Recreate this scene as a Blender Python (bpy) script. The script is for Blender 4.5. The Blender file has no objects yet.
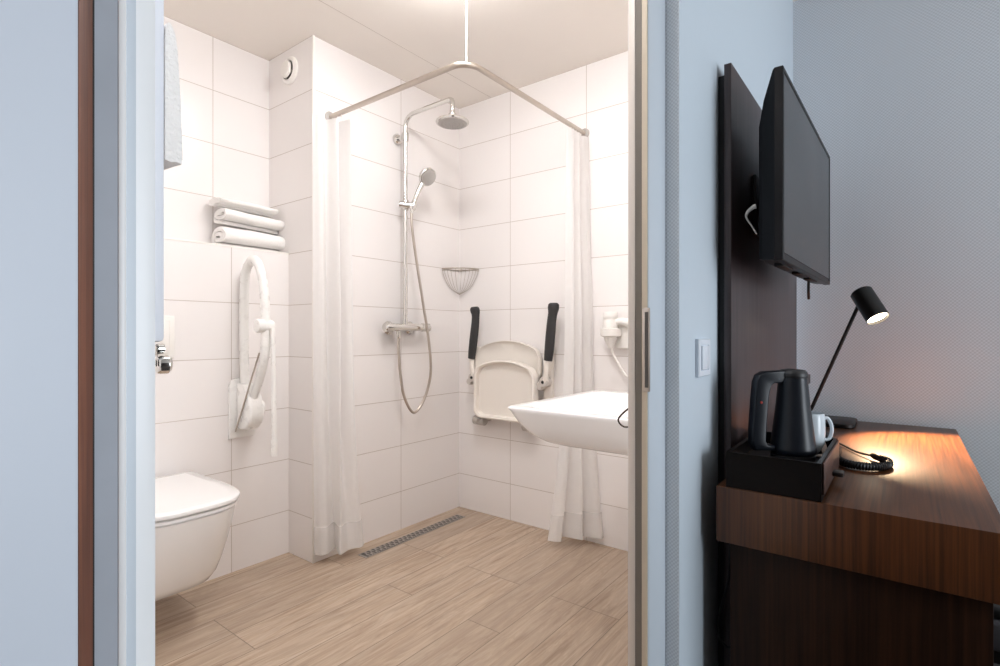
import bpy, bmesh, math, random
from mathutils import Vector, Matrix, noise as mnoise
random.seed(4)
C = bpy.context.scene.collection
SC = bpy.context.scene
PI = math.pi

# ------------------------------------------------------------------ colours / materials
def lin(r, g, b):
    f = lambda c: (c/255/12.92) if c/255 <= .04045 else ((c/255+.055)/1.055)**2.4
    return (f(r), f(g), f(b), 1)

class NT:
    """small node-tree helper"""
    def __init__(s, name):
        s.m = bpy.data.materials.new(name); s.m.use_nodes = True
        s.t = s.m.node_tree; s.b = s.t.nodes['Principled BSDF']; s.out = s.t.nodes['Material Output']
    def n(s, kind, **kw):
        nd = s.t.nodes.new(kind)
        for k, v in kw.items():
            if k.startswith('i_'):
                nd.inputs[k[2:].replace('_', ' ')].default_value = v
            else: setattr(nd, k, v)
        return nd
    def l(s, a, b): s.t.links.new(a, b)
    def math(s, op, a, b=None):
        nd = s.n('ShaderNodeMath', operation=op)
        for i, x in enumerate((a, b)):
            if x is None: continue
            if isinstance(x, (int, float)): nd.inputs[i].default_value = x
            else: s.l(x, nd.inputs[i])
        return nd.outputs[0]
    def pos(s):
        g = s.n('ShaderNodeNewGeometry'); sp = s.n('ShaderNodeSeparateXYZ'); s.l(g.outputs['Position'], sp.inputs[0])
        return g.outputs['Position'], sp.outputs
    def comb(s, x, y, z=0.0):
        c = s.n('ShaderNodeCombineXYZ')
        for i, v in enumerate((x, y, z)):
            if isinstance(v, (int, float)): c.inputs[i].default_value = v
            else: s.l(v, c.inputs[i])
        return c.outputs[0]
    def mix(s, fac, a, b, mode='MIX'):
        nd = s.n('ShaderNodeMix', data_type='RGBA', blend_type=mode)
        for i, x in ((0, fac), (6, a), (7, b)):
            if isinstance(x, (int, float, tuple)): nd.inputs[i].default_value = x
            else: s.l(x, nd.inputs[i])
        return nd.outputs[2]
    def bump(s, h, strength=.2, dist=.002):
        b = s.n('ShaderNodeBump'); b.inputs['Strength'].default_value = strength; b.inputs['Distance'].default_value = dist
        s.l(h, b.inputs['Height']); s.l(b.outputs[0], s.b.inputs['Normal'])

def plain(name, col, rough=.4, metal=0, var=.06, scale=30, bump=0, **kw):
    """a plain finish: noise gives a faint unevenness to colour and gloss"""
    k = NT(name); c = lin(*col)
    p, _ = k.pos()
    nz = k.n('ShaderNodeTexNoise', i_Scale=scale, i_Detail=3.0); k.l(p, nz.inputs['Vector'])
    d = tuple(x*(1-var) for x in c[:3])+(1,)
    k.l(k.mix(nz.outputs[0], d, c), k.b.inputs['Base Color'])
    r = k.n('ShaderNodeMapRange'); k.l(nz.outputs[0], r.inputs[0])
    r.inputs[3].default_value = max(0, rough-.04); r.inputs[4].default_value = rough+.04
    k.l(r.outputs[0], k.b.inputs['Roughness']); k.b.inputs['Metallic'].default_value = metal
    if bump: k.bump(nz.outputs[0], bump, .003)
    for a, v in kw.items(): k.b.inputs[a.replace('_', ' ')].default_value = v
    return k.m

def tile(name, axis, off, width=.488, z0=.206, col=(240, 236, 234)):
    """large stacked wall tiles with thin joints; axis 0 = wall along x, 1 = wall along y"""
    k = NT(name); _, xyz = k.pos()
    v = k.comb(k.math('SUBTRACT', xyz[axis], off-20*width), k.math('SUBTRACT', xyz[2], z0-20*.2498))
    b = k.n('ShaderNodeTexBrick', offset=0.0, squash=1.0)
    k.l(v, b.inputs['Vector'])
    c = lin(*col); c2 = tuple(x*.97 for x in c[:3])+(1,)
    b.inputs['Color1'].default_value = c; b.inputs['Color2'].default_value = c2
    b.inputs['Mortar'].default_value = lin(193, 183, 174)
    b.inputs['Scale'].default_value = 1; b.inputs['Mortar Size'].default_value = .0016
    b.inputs['Mortar Smooth'].default_value = .15
    b.inputs['Brick Width'].default_value = width; b.inputs['Row Height'].default_value = .2498
    k.l(b.outputs['Color'], k.b.inputs['Base Color'])
    k.b.inputs['Roughness'].default_value = .28
    k.bump(k.math('SUBTRACT', 1.0, b.outputs['Fac']), .35, .001)
    return k.m

def floor_wood(name):
    k = NT(name); _, p = k.pos()
    v = k.comb(k.math('ADD', p[0], 9.2), k.math('ADD', p[1], 3.0-.099))
    b = k.n('ShaderNodeTexBrick', offset=.37, offset_frequency=3, squash=1.0); k.l(v, b.inputs['Vector'])
    b.inputs['Color1'].default_value = (0, 0, 0, 1); b.inputs['Color2'].default_value = (1, 1, 1, 1)
    b.inputs['Mortar'].default_value = (.5, .5, .5, 1)
    for n_, x in (('Scale', 1), ('Mortar Size', .0016), ('Mortar Smooth', .1), ('Brick Width', .92), ('Row Height', .15)):
        b.inputs[n_].default_value = x
    tone = k.n('ShaderNodeSeparateColor'); k.l(b.outputs['Color'], tone.inputs[0]); tn = tone.outputs[0]
    gv = k.comb(k.math('MULTIPLY', p[0], 3.0), k.math('MULTIPLY', p[1], 46), k.math('MULTIPLY', tn, 13))
    g = k.n('ShaderNodeTexNoise', i_Scale=1.0, i_Detail=7.0, i_Roughness=.66, i_Distortion=.9); k.l(gv, g.inputs['Vector'])
    gv2 = k.comb(k.math('MULTIPLY', p[0], 2.0), k.math('MULTIPLY', p[1], 11), k.math('MULTIPLY', tn, 29))
    g2 = k.n('ShaderNodeTexNoise', i_Scale=1.0, i_Detail=4.0, i_Distortion=2.2); k.l(gv2, g2.inputs['Vector'])
    ring = k.math('SINE', k.math('MULTIPLY', g2.outputs[0], 42))
    r = k.n('ShaderNodeValToRGB'); k.l(g.outputs[0], r.inputs[0])
    e = r.color_ramp.elements
    e[0].position = .30; e[0].color = lin(142, 118, 96); e[1].position = .68; e[1].color = lin(202, 182, 159)
    mid = r.color_ramp.elements.new(.48); mid.color = lin(180, 158, 136)
    c = k.mix(k.math('MULTIPLY', k.math('ADD', ring, 1.0), .15), r.outputs[0], lin(150, 129, 110))
    c = k.mix(k.math('MULTIPLY', k.math('SUBTRACT', g2.outputs[0], .42), .9), c, lin(222, 210, 194))
    c = k.mix(k.math('MULTIPLY', tn, .5), c, lin(156, 139, 124))
    c = k.mix(k.math('MULTIPLY', b.outputs['Fac'], .75), c, lin(104, 90, 78))
    k.l(c, k.b.inputs['Base Color']); k.b.inputs['Roughness'].default_value = .42
    k.bump(k.math('SUBTRACT', g.outputs[0], b.outputs['Fac']), .12, .002)
    return k.m

def dark_wood(name, c1, c2, rough=.3, fx=3, fy=130, fz=3, coat=0.0, spec=.5):
    k = NT(name); _, p = k.pos()
    v = k.comb(k.math('MULTIPLY', p[0], fx), k.math('MULTIPLY', p[1], fy), k.math('MULTIPLY', p[2], fz))
    g = k.n('ShaderNodeTexNoise', i_Scale=1.0, i_Detail=5.0, i_Roughness=.6, i_Distortion=.25); k.l(v, g.inputs['Vector'])
    r = k.n('ShaderNodeValToRGB'); k.l(g.outputs[0], r.inputs[0])
    e = r.color_ramp.elements
    e[0].position = .32; e[0].color = lin(*c1); e[1].position = .68; e[1].color = lin(*c2)
    k.l(r.outputs[0], k.b.inputs['Base Color'])
    k.b.inputs['Roughness'].default_value = rough; k.b.inputs['Coat Weight'].default_value = coat; k.b.inputs['Specular IOR Level'].default_value = spec
    k.bump(g.outputs[0], .12, .001)
    return k.m

def wallpaper(name, axis, col, period=.0115):
    k = NT(name); _, p = k.pos()
    w = 2*PI/period
    a = k.math('SINE', k.math('MULTIPLY', p[axis], w)); b = k.math('SINE', k.math('MULTIPLY', p[2], w))
    d = k.math('SINE', k.math('MULTIPLY', k.math('ADD', p[axis], p[2]), w))
    h = k.math('ADD', k.math('ADD', k.math('MULTIPLY', k.math('MULTIPLY', a, b), .38), k.math('MULTIPLY', d, .12)), .5)
    c = lin(*col)
    k.l(k.mix(h, tuple(x*.76 for x in c[:3])+(1,), tuple(min(1, x*1.10) for x in c[:3])+(1,)), k.b.inputs['Base Color'])
    k.b.inputs['Roughness'].default_value = .55
    k.bump(h, .35, .0012)
    return k.m

def glow(name, col, s):
    k = NT(name)
    k.b.inputs['Base Color'].default_value = (.9, .9, .9, 1)
    k.b.inputs['Emission Color'].default_value = lin(*col)
    k.b.inputs['Emission Strength'].default_value = s
    return k.m

def cloth(name, col, transl=.45, transp=.1, scale=900):
    k = NT(name); p, xyz = k.pos()
    nz = k.n('ShaderNodeTexNoise', i_Scale=scale/20, i_Detail=2.0); k.l(p, nz.inputs['Vector'])
    c = lin(*col); c2 = tuple(x*.96 for x in c[:3])+(1,)
    cc = k.mix(nz.outputs[0], c2, c)
    d = k.n('ShaderNodeBsdfDiffuse'); t = k.n('ShaderNodeBsdfTranslucent'); tr = k.n('ShaderNodeBsdfTransparent')
    k.l(cc, d.inputs[0]); k.l(cc, t.inputs[0])
    m1 = k.n('ShaderNodeMixShader'); m1.inputs[0].default_value = transl
    k.l(d.outputs[0], m1.inputs[1]); k.l(t.outputs[0], m1.inputs[2])
    m2 = k.n('ShaderNodeMixShader'); m2.inputs[0].default_value = transp
    k.l(m1.outputs[0], m2.inputs[1]); k.l(tr.outputs[0], m2.inputs[2])
    k.l(m2.outputs[0], k.out.inputs[0])
    return k.m

def terry(name, col):
    k = NT(name); p, _ = k.pos()
    v = k.n('ShaderNodeTexNoise', i_Scale=260.0, i_Detail=3.0); k.l(p, v.inputs['Vector'])
    c = lin(*col)
    k.l(k.mix(v.outputs[0], tuple(x*.95 for x in c[:3])+(1,), c), k.b.inputs['Base Color'])
    k.b.inputs['Roughness'].default_value = .95
    k.b.inputs['Sheen Weight'].default_value = .3
    k.bump(v.outputs[0], .6, .004)
    return k.m

M = {}
M['tile_shower'] = tile('tile_shower', 0, 1.967, width=.537)
M['tile_seat'] = tile('tile_seat', 1, 1.797)
M['tile_toilet'] = tile('tile_toilet', 0, 1.15)
M['tile_box'] = tile('tile_box', 1, 5.0, width=4.0)
M['tile_door'] = tile('tile_door', 0, 1.15)
M['tile_left'] = tile('tile_left', 1, 1.2)
M['ceiling'] = plain('ceiling_paint', (243, 237, 230), .7, var=.03, scale=4)
M['joint'] = plain('joint_filler', (204, 195, 186), .8, var=.03)
M['floor'] = floor_wood('oak_look_floor_tiles')
M['carpet'] = plain('dark_carpet', (70, 66, 64), .95, var=.4, scale=220, bump=.5)
M['paper_tv'] = plain('painted_wallpaper', (204, 215, 224), .55, var=.03, scale=60)
M['block_dark'] = plain('dark_light_block', (92, 84, 80), .6, var=.1, scale=6)  # for the added unseen walls, dark so that little light bounces back
M['paper_strip'] = wallpaper('woven_wallpaper_strip', 1, (238, 242, 246), .008)
M['paper_back'] = wallpaper('woven_wallpaper', 1, (222, 226, 231))
M['frame_blue'] = plain('frame_paint', (206, 214, 222), .4, var=.03, scale=12)
M['frame_white'] = plain('frame_white', (248, 247, 246), .35, var=.02, scale=12)
M['frame_grey'] = plain('rebate_grey', (186, 191, 200), .6, var=.22, scale=22)
M['frame_beige'] = plain('rebate_beige', (214, 200, 178), .5, var=.06, scale=30)
M['jamb_cream'] = plain('jamb_cream', (226, 216, 206), .4, var=.03, scale=15)
M['seal'] = plain('rubber_seal', (122, 114, 104), .6, var=.15, scale=60)
M['black_gap'] = plain('flat_black', (18, 17, 18), .6)
M['door_paint'] = plain('door_paint', (220, 226, 236), .42, var=.02, scale=8)
M['door_edge'] = dark_wood('door_edge_wood', (76, 38, 22), (120, 68, 42), .75, fx=160, fy=160, fz=6)
M['chrome'] = plain('chrome', (222, 220, 216), .1, 1, var=.03)
M['steel'] = plain('brushed_steel', (196, 186, 176), .3, 1, var=.1, scale=80)
M['dark_steel'] = plain('dark_steel', (70, 62, 54), .35, 1, var=.2)
M['ceramic'] = plain('white_ceramic', (244, 243, 242), .08, var=.01, scale=5)
M['white_plastic'] = plain('white_plastic', (242, 239, 234), .32, var=.02)
M['seat_plastic'] = plain('seat_plastic', (238, 232, 224), .4, var=.02)
M['rail_white'] = plain('rail_white', (244, 243, 240), .28, var=.02)
M['grey_plastic'] = plain('grey_plastic', (176, 170, 164), .4, var=.08)
M['pivot_grey'] = plain('pivot_grey', (208, 202, 196), .3, .3, var=.06)
M['switch_white'] = plain('switch_white', (228, 234, 242), .35, var=.02)
M['black_plastic'] = plain('black_plastic', (30, 29, 30), .45, var=.15)
M['grip_black'] = plain('grip_black', (44, 43, 44), .55, var=.15, scale=120, bump=.15)
M['shower_face'] = plain('shower_face', (196, 193, 190), .3, .6, var=.25, scale=300)
M['drain_steel'] = plain('drain_steel', (168, 162, 156), .5, .5, var=.15)
M['drain_dark'] = plain('drain_dark', (84, 80, 76), .6)
M['curtain'] = cloth('curtain_cloth', (253, 252, 251), .48, .16)
M['hem'] = cloth('curtain_hem_cloth', (253, 252, 251), .5, .45)
M['towel'] = terry('terry_towel', (250, 248, 245))
M['radiator'] = plain('radiator_enamel', (232, 236, 244), .25, var=.02)
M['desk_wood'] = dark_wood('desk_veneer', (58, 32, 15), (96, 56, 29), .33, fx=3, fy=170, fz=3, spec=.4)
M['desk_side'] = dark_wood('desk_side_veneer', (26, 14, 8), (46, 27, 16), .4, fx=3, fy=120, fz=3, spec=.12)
M['panel_wood'] = dark_wood('wall_panel_veneer', (50, 40, 40), (74, 60, 60), .38, fx=60, fy=60, fz=3)
M['tray_wood'] = dark_wood('tray_wood', (10, 8, 8), (20, 14, 12), .35, fx=3, fy=60, fz=90, spec=.12)
M['drawer_wood'] = dark_wood('tray_drawer_wood', (58, 38, 32), (84, 56, 46), .4, fx=3, fy=60, fz=120)
M['tv_black'] = plain('tv_black', (15, 15, 18), .34, var=.1, Specular_IOR_Level=.15)
M['tv_screen'] = plain('tv_screen', (20, 21, 23), .22, var=.02, scale=3)
M['kettle_black'] = plain('kettle_black', (20, 24, 31), .34, var=.05, Specular_IOR_Level=.35)
M['lamp_black'] = plain('lamp_black', (16, 15, 15), .45, var=.1)
M['mug'] = plain('mug_ceramic', (214, 222, 228), .15, var=.02)
M['paper'] = plain('sachet_paper', (216, 192, 178), .7, var=.1)
M['red'] = plain('red_dot', (170, 48, 34), .4)
M['stool_grey'] = plain('stool_fabric', (112, 112, 118), .9, var=.25, scale=200, bump=.4)
M['bath_glow'] = glow('bath_lamp_glow', (251, 249, 249), 55)
M['desk_glow'] = glow('desk_lamp_glow', (255, 236, 205), 14)
M['wire_white'] = plain('white_cable', (214, 208, 200), .5)

# ------------------------------------------------------------------ mesh helpers (coordinates in world metres)
def catmull(pts, n=8, closed=False):
    P = [Vector(p) for p in pts]; out = []
    m = len(P); segs = m if closed else m-1
    for i in range(segs):
        if closed: p0, p1, p2, p3 = P[(i-1) % m], P[i], P[(i+1) % m], P[(i+2) % m]
        else: p0, p1, p2, p3 = P[max(i-1, 0)], P[i], P[i+1], P[min(i+2, m-1)]
        for j in range(n):
            t = j/n
            out.append(.5*((2*p1)+(p2-p0)*t+(2*p0-5*p1+4*p2-p3)*t*t+(3*p1-p0-3*p2+p3)*t**3))
    if not closed: out.append(P[-1].copy())
    return out

WL = {}
class MB:
    def __init__(s): s.bm = bmesh.new()
    def add(s, other):
        me = bpy.data.meshes.new('t'); other.to_mesh(me); s.bm.from_mesh(me); bpy.data.meshes.remove(me); other.free()
        return s
    def box(s, lo, hi, bev=0, seg=2):
        b = bmesh.new(); bmesh.ops.create_cube(b, size=1)
        for v in b.verts:
            v.co = Vector([(lo[i]+hi[i])/2+v.co[i]*(hi[i]-lo[i]) for i in range(3)])
        if bev: bmesh.ops.bevel(b, geom=b.edges[:], offset=bev, segments=seg, profile=.5, affect='EDGES')
        return s.add(b)
    def loft(s, rings, cap0=True, cap1=True, closed=True):
        b = s.bm; R = [[b.verts.new(p) for p in r] for r in rings]; n = len(R[0])
        for a, c in zip(R, R[1:]):
            for i in range(n if closed else n-1):
                j = (i+1) % n
                b.faces.new((a[i], a[j], c[j], c[i]))
        if cap0: b.faces.new(list(reversed(R[0])))
        if cap1: b.faces.new(R[-1])
        return s
    def tube(s, pts, r, seg=12, smooth=0, closed=False, rads=None, flat=1.0, up=None):
        P = catmull(pts, smooth, closed) if smooth else [Vector(p) for p in pts]
        n = len(P)
        def rad(i):
            if rads is None: return r
            t = i/(n-1)*(len(rads)-1); k = min(int(t), len(rads)-2); return rads[k]+(rads[k+1]-rads[k])*(t-k)
        T = []
        for i in range(n):
            a = P[(i-1) % n] if closed else P[max(i-1, 0)]; c = P[(i+1) % n] if closed else P[min(i+1, n-1)]
            T.append((c-a).normalized())
        u = Vector(up) if up else Vector((0, 0, 1))
        if abs(T[0].dot(u)) > .95: u = Vector((1, 0, 0)) if not up else Vector((0, 1, 0))
        N = (u-T[0]*u.dot(T[0])).normalized(); rings = []
        for i in range(n):
            if i: N = (N-T[i]*N.dot(T[i])).normalized()
            B = T[i].cross(N); q = rad(i)
            rings.append([P[i]+(N*math.cos(a)*q*flat+B*math.sin(a)*q) for a in [2*PI*k/seg for k in range(seg)]])
        if closed: rings.append(rings[0]); 
        if closed:
            b = s.bm; R = [[b.verts.new(p) for p in r_] for r_ in rings[:-1]]; R.append(R[0])
            for a, c in zip(R, R[1:]):
                for i in range(seg):
                    j = (i+1) % seg
                    try: b.faces.new((a[i], a[j], c[j], c[i]))
                    except ValueError: pass
            return s
        return s.loft(rings)
    def lathe(s, prof, org=(0, 0, 0), axis=(0, 0, 1), seg=28, cap=True, sx=1.0):
        ax = Vector(axis).normalized(); u = Vector((1, 0, 0)) if abs(ax.x) < .9 else Vector((0, 1, 0))
        a = (u-ax*u.dot(ax)).normalized(); b = ax.cross(a); o = Vector(org)
        rings = [[o+ax*h+(a*math.cos(t)+b*math.sin(t))*max(r, 1e-5) for t in [2*PI*k/seg for k in range(seg)]] for r, h in prof]
        return s.loft(rings, cap, cap)
    def prism(s, poly, d, bev=0, seg=2):
        """poly: closed list of 3-D points, extruded by vector d"""
        b = bmesh.new(); d = Vector(d)
        A = [b.verts.new(p) for p in poly]; B = [b.verts.new(Vector(p)+d) for p in poly]; n = len(A)
        b.faces.new(list(reversed(A))); b.faces.new(B)
        for i in range(n): b.faces.new((A[i], A[(i+1) % n], B[(i+1) % n], B[i]))
        bmesh.ops.recalc_face_normals(b, faces=b.faces[:])
        if bev:
            es = [e for e in b.edges if (e.verts[0] in A) == (e.verts[1] in A)]
            bmesh.ops.bevel(b, geom=es, offset=bev, segments=seg, profile=.5, affect='EDGES')
        return s.add(b)
    def build(s, name, mat, parent=None, smooth=40, recalc=True):
        bm = s.bm
        if recalc: bmesh.ops.recalc_face_normals(bm, faces=bm.faces[:])
        vs = [v.co for v in bm.verts]
        c = Vector([(min(v[i] for v in vs)+max(v[i] for v in vs))/2 for i in range(3)])
        for v in bm.verts: v.co -= c
        me = bpy.data.meshes.new(name); bm.to_mesh(me); bm.free()
        me.materials.append(M[mat])
        for p in me.polygons: p.use_smooth = bool(smooth)
        if smooth: me.set_sharp_from_angle(angle=math.radians(smooth))
        o = bpy.data.objects.new(name, me); C.objects.link(o)
        pw = Vector((0, 0, 0))
        if parent: o.parent = parent; pw = WL[parent.name]
        o.location = c-pw; WL[o.name] = c
        return o

def thing(name, label, cat, loc, group=None):
    o = bpy.data.objects.new(name, None); C.objects.link(o); o.location = loc; o.empty_display_size = .05
    WL[o.name] = Vector(loc); o['label'] = label; o['category'] = cat
    if group: o['group'] = group
    return o
def tag(o, label, cat, group=None):
    o['label'] = label; o['category'] = cat
    if group: o['group'] = group
    return o
def struct(o, label=None):
    o['kind'] = 'structure'
    if label: o['label'] = label; o['category'] = label.split()[-1]
    return o
def wall(name, lo, hi, mat): return struct(MB().box(lo, hi).build(name, mat, smooth=0))
def part_label(o, t): o['label'] = t; return o

# ------------------------------------------------------------------ plan of the place
US, VS = 2.443, 2.187           # shower seat wall (x), shower wall (y)
VP, VT, UB = 2.392, 2.57, 1.43  # toilet lower wall, recessed upper wall, side of the duct box
ZC, ZB = 2.455, 2.41            # bathroom / bedroom ceilings
VI = .44                        # bathroom side of the door wall
VW, VR = .363, .3925            # television wall, recessed wall beside the door frame
UW = 2.425                      # bedroom end wall
UL = .13                        # bathroom left wall

# bathroom shell
wall('floor', (UL-.1, VR+.02, -.06), (US+.08, VT+.1, 0), 'floor')
wall('wall_back', (UB, VS, 0), (US+.08, VT+.1, ZC), 'tile_shower')
# the left flank of the duct box gets its own thin tiled skin
wall('wall_box_side', (UB-.004, VS+.0005, 0), (UB, VT, ZC), 'tile_box')
wall('wall_toilet_lower', (UL, VP, 0), (UB-.004, VT+.1, 1.458), 'tile_toilet')
wall('wall_toilet_upper', (UL, VT, 1.458), (UB-.004, VT+.1, ZC), 'tile_toilet')
wall('wall_right', (US, VI, 0), (US+.08, VS, ZC), 'tile_seat')
wall('wall_left', (UL-.1, VI, 0), (UL, VT+.1, ZC), 'tile_left')
wall('ceiling', (UL-.1, VI, ZC), (US+.08, VT+.1, ZC+.06), 'ceiling')
# tile edge trims: ledge nosing and duct corner
struct(MB().box((UL, VP-.002, 1.452), (UB-.004, VP+.012, 1.461), .001).build('trim_3', 'white_plastic'))
struct(MB().box((UB-.006, VS-.002, 0), (UB+.006, VS+.006, ZC), .0015).build('trim_4', 'white_plastic'))
# ceiling board joint
struct(MB().box((UL, 1.937, ZC-.0004), (US, 1.940, ZC), 0).build('trim_5', 'joint'))

# door wall: right of the opening, left of it, above it
wall('wall_front_right', (.99, VR, 0), (1.0695, .438, ZC), 'frame_blue')
wall('wall_television', (1.0695, VW, 0), (UW, VI-.004, ZB+.05), 'paper_tv')
wall('wall_return', (1.0685, VW+.0005, 0), (1.0695, VR, ZB), 'paper_strip')
wall('wall_front_tiled', (1.0695, VI-.004, 0), (US, VI, ZC), 'tile_door')
wall('wall_front_left', (-1.3, .405, 0), (.10, VI, ZC), 'paper_tv')
wall('wall_lintel', (-1.3, VR, 2.14), (1.0685, VI-.001, ZC), 'paper_tv')
wall('wall_end', (UW, -2.8, 0), (UW+.015, VW, ZB+.05), 'paper_back')
wall('floor_bedroom', (-1.3, -2.8, -.06), (UW, VR+.02, 0), 'carpet')
wall('ceiling_bedroom', (-1.3, -2.8, ZB), (UW+.015, VW, ZB+.06), 'ceiling')

wall('wall_side_unseen', (-1.36, -2.8, 0), (-1.3, .44, ZB+.06), 'block_dark')  # added out of view to keep the desk end and television side dark
wall('wall_opposite_unseen', (-1.36, -2.86, 0), (.7, -2.8, ZB+.06), 'block_dark')  # unseen, added so daylight enters only on the window side
# right door frame: face, beige rebate, dark seal, cream stop
fr = struct(MB().box((.977, VR-.002, 0), (1.0682, VR+.012, 2.14), .002).build('trim_1', 'frame_blue'))
MB().box((.974, VR, 0), (.99, VR+.0105, 2.14), 0).build('rebate', 'frame_beige', fr, smooth=0)
MB().box((.9735, VR+.0105, 0), (.99, VR+.0235, 2.14), 0).build('rubber_seal', 'seal', fr, smooth=0)
MB().box((.972, VR+.0235, 0), (.99, .430, 2.14), .0008).build('stop', 'jamb_cream', fr)
sp = MB().box((.9705, VR-.0065, .958), (.9745, VR+.008, 1.118), .001).build('strike_plate', 'steel', fr)
MB().box((.9700, VR-.004, .966), (.9706, VR+.003, 1.110), 0).build('bolt_slot', 'drain_dark', sp)
MB().lathe([(.006, 0), (.006, .004), (.003, .006)], (.974, VR+.014, 1.87), (-1, 0, 0), 12).build('buffer', 'door_edge', fr)

# left door frame, stepped: grey rebate, light edge, blue step, white stop
fl = struct(MB().box((.0965, .3592, 0), (.1081, .40, 2.14), 0).build('trim_2', 'frame_grey', smooth=0))
MB().box((.1081, .3585, 0), (.1124, .40, 2.14), .001).build('stop_edge', 'frame_white', fl)
MB().box((.1124, .366, 0), (.1194, .41, 2.14), 0).build('stop_groove', 'frame_grey', fl, smooth=0).data.materials[0] = M['frame_blue']
MB().box((.1194, .386, 0), (.1370, VI, 2.14), .0008).build('stop', 'frame_white', fl)
MB().box((.0915, .3565, 0), (.0964, .40, 2.14), 0).build('gap_shade', 'black_gap', fl, smooth=0)  # black strip that paints in the shade of the gap beside the door leaf
# door leaf folded away at the left, with its brown wooden edge
d1 = struct(MB().box((-.86, .33, .008), (.0825, .372, 2.13), .0005).build('door_1', 'door_paint'))
MB().prism([(.0826, .330, .008), (.0943, .3515, .008), (.0943, .372, .008), (.0826, .372, .008)], (0, 0, 2.122)).build('edge_strip', 'door_edge', d1, smooth=0)

# ------------------------------------------------------------------ bathroom ceiling lamps
def ceiling_lamp(x, y, label):
    t = thing('ceiling_lamp', label, 'ceiling light', (x, y, ZC-.078), 'ceiling lamps')
    MB().lathe([(.116, ZC-.010), (.120, ZC-.013), (.132, ZC-.006), (.134, ZC-.0005), (.02, ZC-.0005)], (x, y, 0), seg=40, cap=False).build('rim', 'white_plastic', t)
    MB().lathe([(.0, ZC-.078), (.09, ZC-.076), (.111, ZC-.070), (.1158, ZC-.060), (.1158, ZC-.0095)], (x, y, 0), seg=40).build('diffuser', 'bath_glow', t)
ceiling_lamp(1.37, 1.34, 'round white ceiling lamp beside the shower rail')
ceiling_lamp(1.20, .92, 'round white ceiling lamp near the bathroom door')
ceiling_lamp(.52, .60, 'added unseen ceiling lamp brightening the towel inside the door')  # added lamp out of view, lights up the hanging towel

# ------------------------------------------------------------------ toilet
def dee(cx, hw, front, back, z, n=3.2, N=48):
    """rounded D outline, straight at the back, blunt at the front"""
    L = back-front; pts = []
    for i in range(N+1):
        a = PI*i/N
        c, s_ = math.cos(a), math.sin(a)
        e = 2/n
        pts.append((cx+hw*math.copysign(abs(c)**e, c), front+L*.5-L*.5*abs(s_)**e, z))
    pts.append((cx-hw*.97, back, z)); pts.append((cx+hw*.97, back, z))
    return [Vector(p) for p in pts]
tc = .772
t = thing('wall_hung_toilet', 'white wall hung toilet with closed lid below the ledge', 'toilet', (tc, 2.2, .15))
MB().loft([dee(tc, .11, 2.12, VP-.001, .145), dee(tc, .145, 2.06, VP-.001, .149), dee(tc, .164, 2.01, VP-.001, .165), dee(tc, .174, 1.975, VP-.001, .20), dee(tc, .179, 1.935, VP-.001, .26),
           dee(tc, .184, 1.897, VP-.001, .33), dee(tc, .186, 1.862, VP-.001, .40), dee(tc, .188, 1.846, VP-.001, .445), dee(tc, .188, 1.842, VP-.001, .459),
           dee(tc, .185, 1.845, VP-.003, .462)]).build('bowl', 'ceramic', t, smooth=50)
MB().loft([dee(tc, .184, 1.840, 2.335, .4662), dee(tc, .190, 1.834, 2.338, .468), dee(tc, .190, 1.834, 2.338, .477), dee(tc, .186, 1.838, 2.335, .479)]).build('seat', 'ceramic', t)
lid = MB().loft([dee(tc, .184, 1.836, 2.335, .485), dee(tc, .193, 1.827, 2.342, .486), dee(tc, .195, 1.825, 2.344, .492), dee(tc, .194, 1.826, 2.343, .498),
           dee(tc, .191, 1.829, 2.34, .5005), dee(tc, .16, 1.86, 2.32, .5015)]).build('lid', 'ceramic', t)
MB().box((tc-.10, 2.30, .4622), (tc+.10, 2.325, .486)).build('buffer', 'ceramic', t)
for s in (-1, 1): MB().lathe([(.010, 0), (.010, .05)], (tc+s*.09-.025, 2.352, .4725), (1, 0, 0), 14).build('hinge', 'chrome', t)
t = thing('flush_plate', 'white flush plate on the tiles above the toilet', 'flush plate', (.79, VP, .97))
MB().box((.665, VP-.012, .967), (.915, VP-.0004, 1.14), .004).build('plate', 'white_plastic', t)
MB().box((.685, VP-.016, .985), (.80, VP-.0121, 1.122), .003).build('button', 'white_plastic', t)
MB().box((.81, VP-.016, .985), (.895, VP-.0121, 1.122), .003).build('button', 'white_plastic', t)

# ------------------------------------------------------------------ fold-up grab rail
gu = 1.192
t = thing('grab_rail', 'white folding grab rail raised upright beside the toilet', 'grab rail', (gu, VP, .60))
pl = [(gu-.058, VP-.018, .60), (gu+.05, VP-.018, .60), (gu+.058, VP-.018, .615), (gu+.058, VP-.018, .80), (gu+.035, VP-.018, .815), (gu+.02, VP-.018, .86), (gu-.01, VP-.018, .87), (gu-.05, VP-.018, .86), (gu-.058, VP-.018, .83)]
MB().prism(pl, (0, .0176, 0), .004).build('wall_plate', 'rail_white', t)
path = [(gu, 2.34, .80), (gu, 2.358, .88), (gu, 2.363, 1.05), (gu, 2.362, 1.24), (gu, 2.345, 1.345), (gu, 2.295, 1.392), (gu, 2.24, 1.372), (gu, 2.20, 1.29), (gu, 2.182, 1.19), (gu, 2.176, 1.08), (gu, 2.185, .98), (gu, 2.215, .90), (gu, 2.255, .83), (gu, 2.30, .76)]
MB().tube(path, .0190, 16, 8).build('rail_tube', 'rail_white', t)
hg = [(gu-.03, 2.373, .64), (gu-.03, 2.30, .645), (gu-.03, 2.255, .68), (gu-.03, 2.245, .73), (gu-.03, 2.27, .79), (gu-.03, 2.31, .835), (gu-.03, 2.373, .85)]
hgm = MB().prism(hg, (.066, 0, 0), .012, 3).build('hinge_cover', 'rail_white', t)
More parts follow.
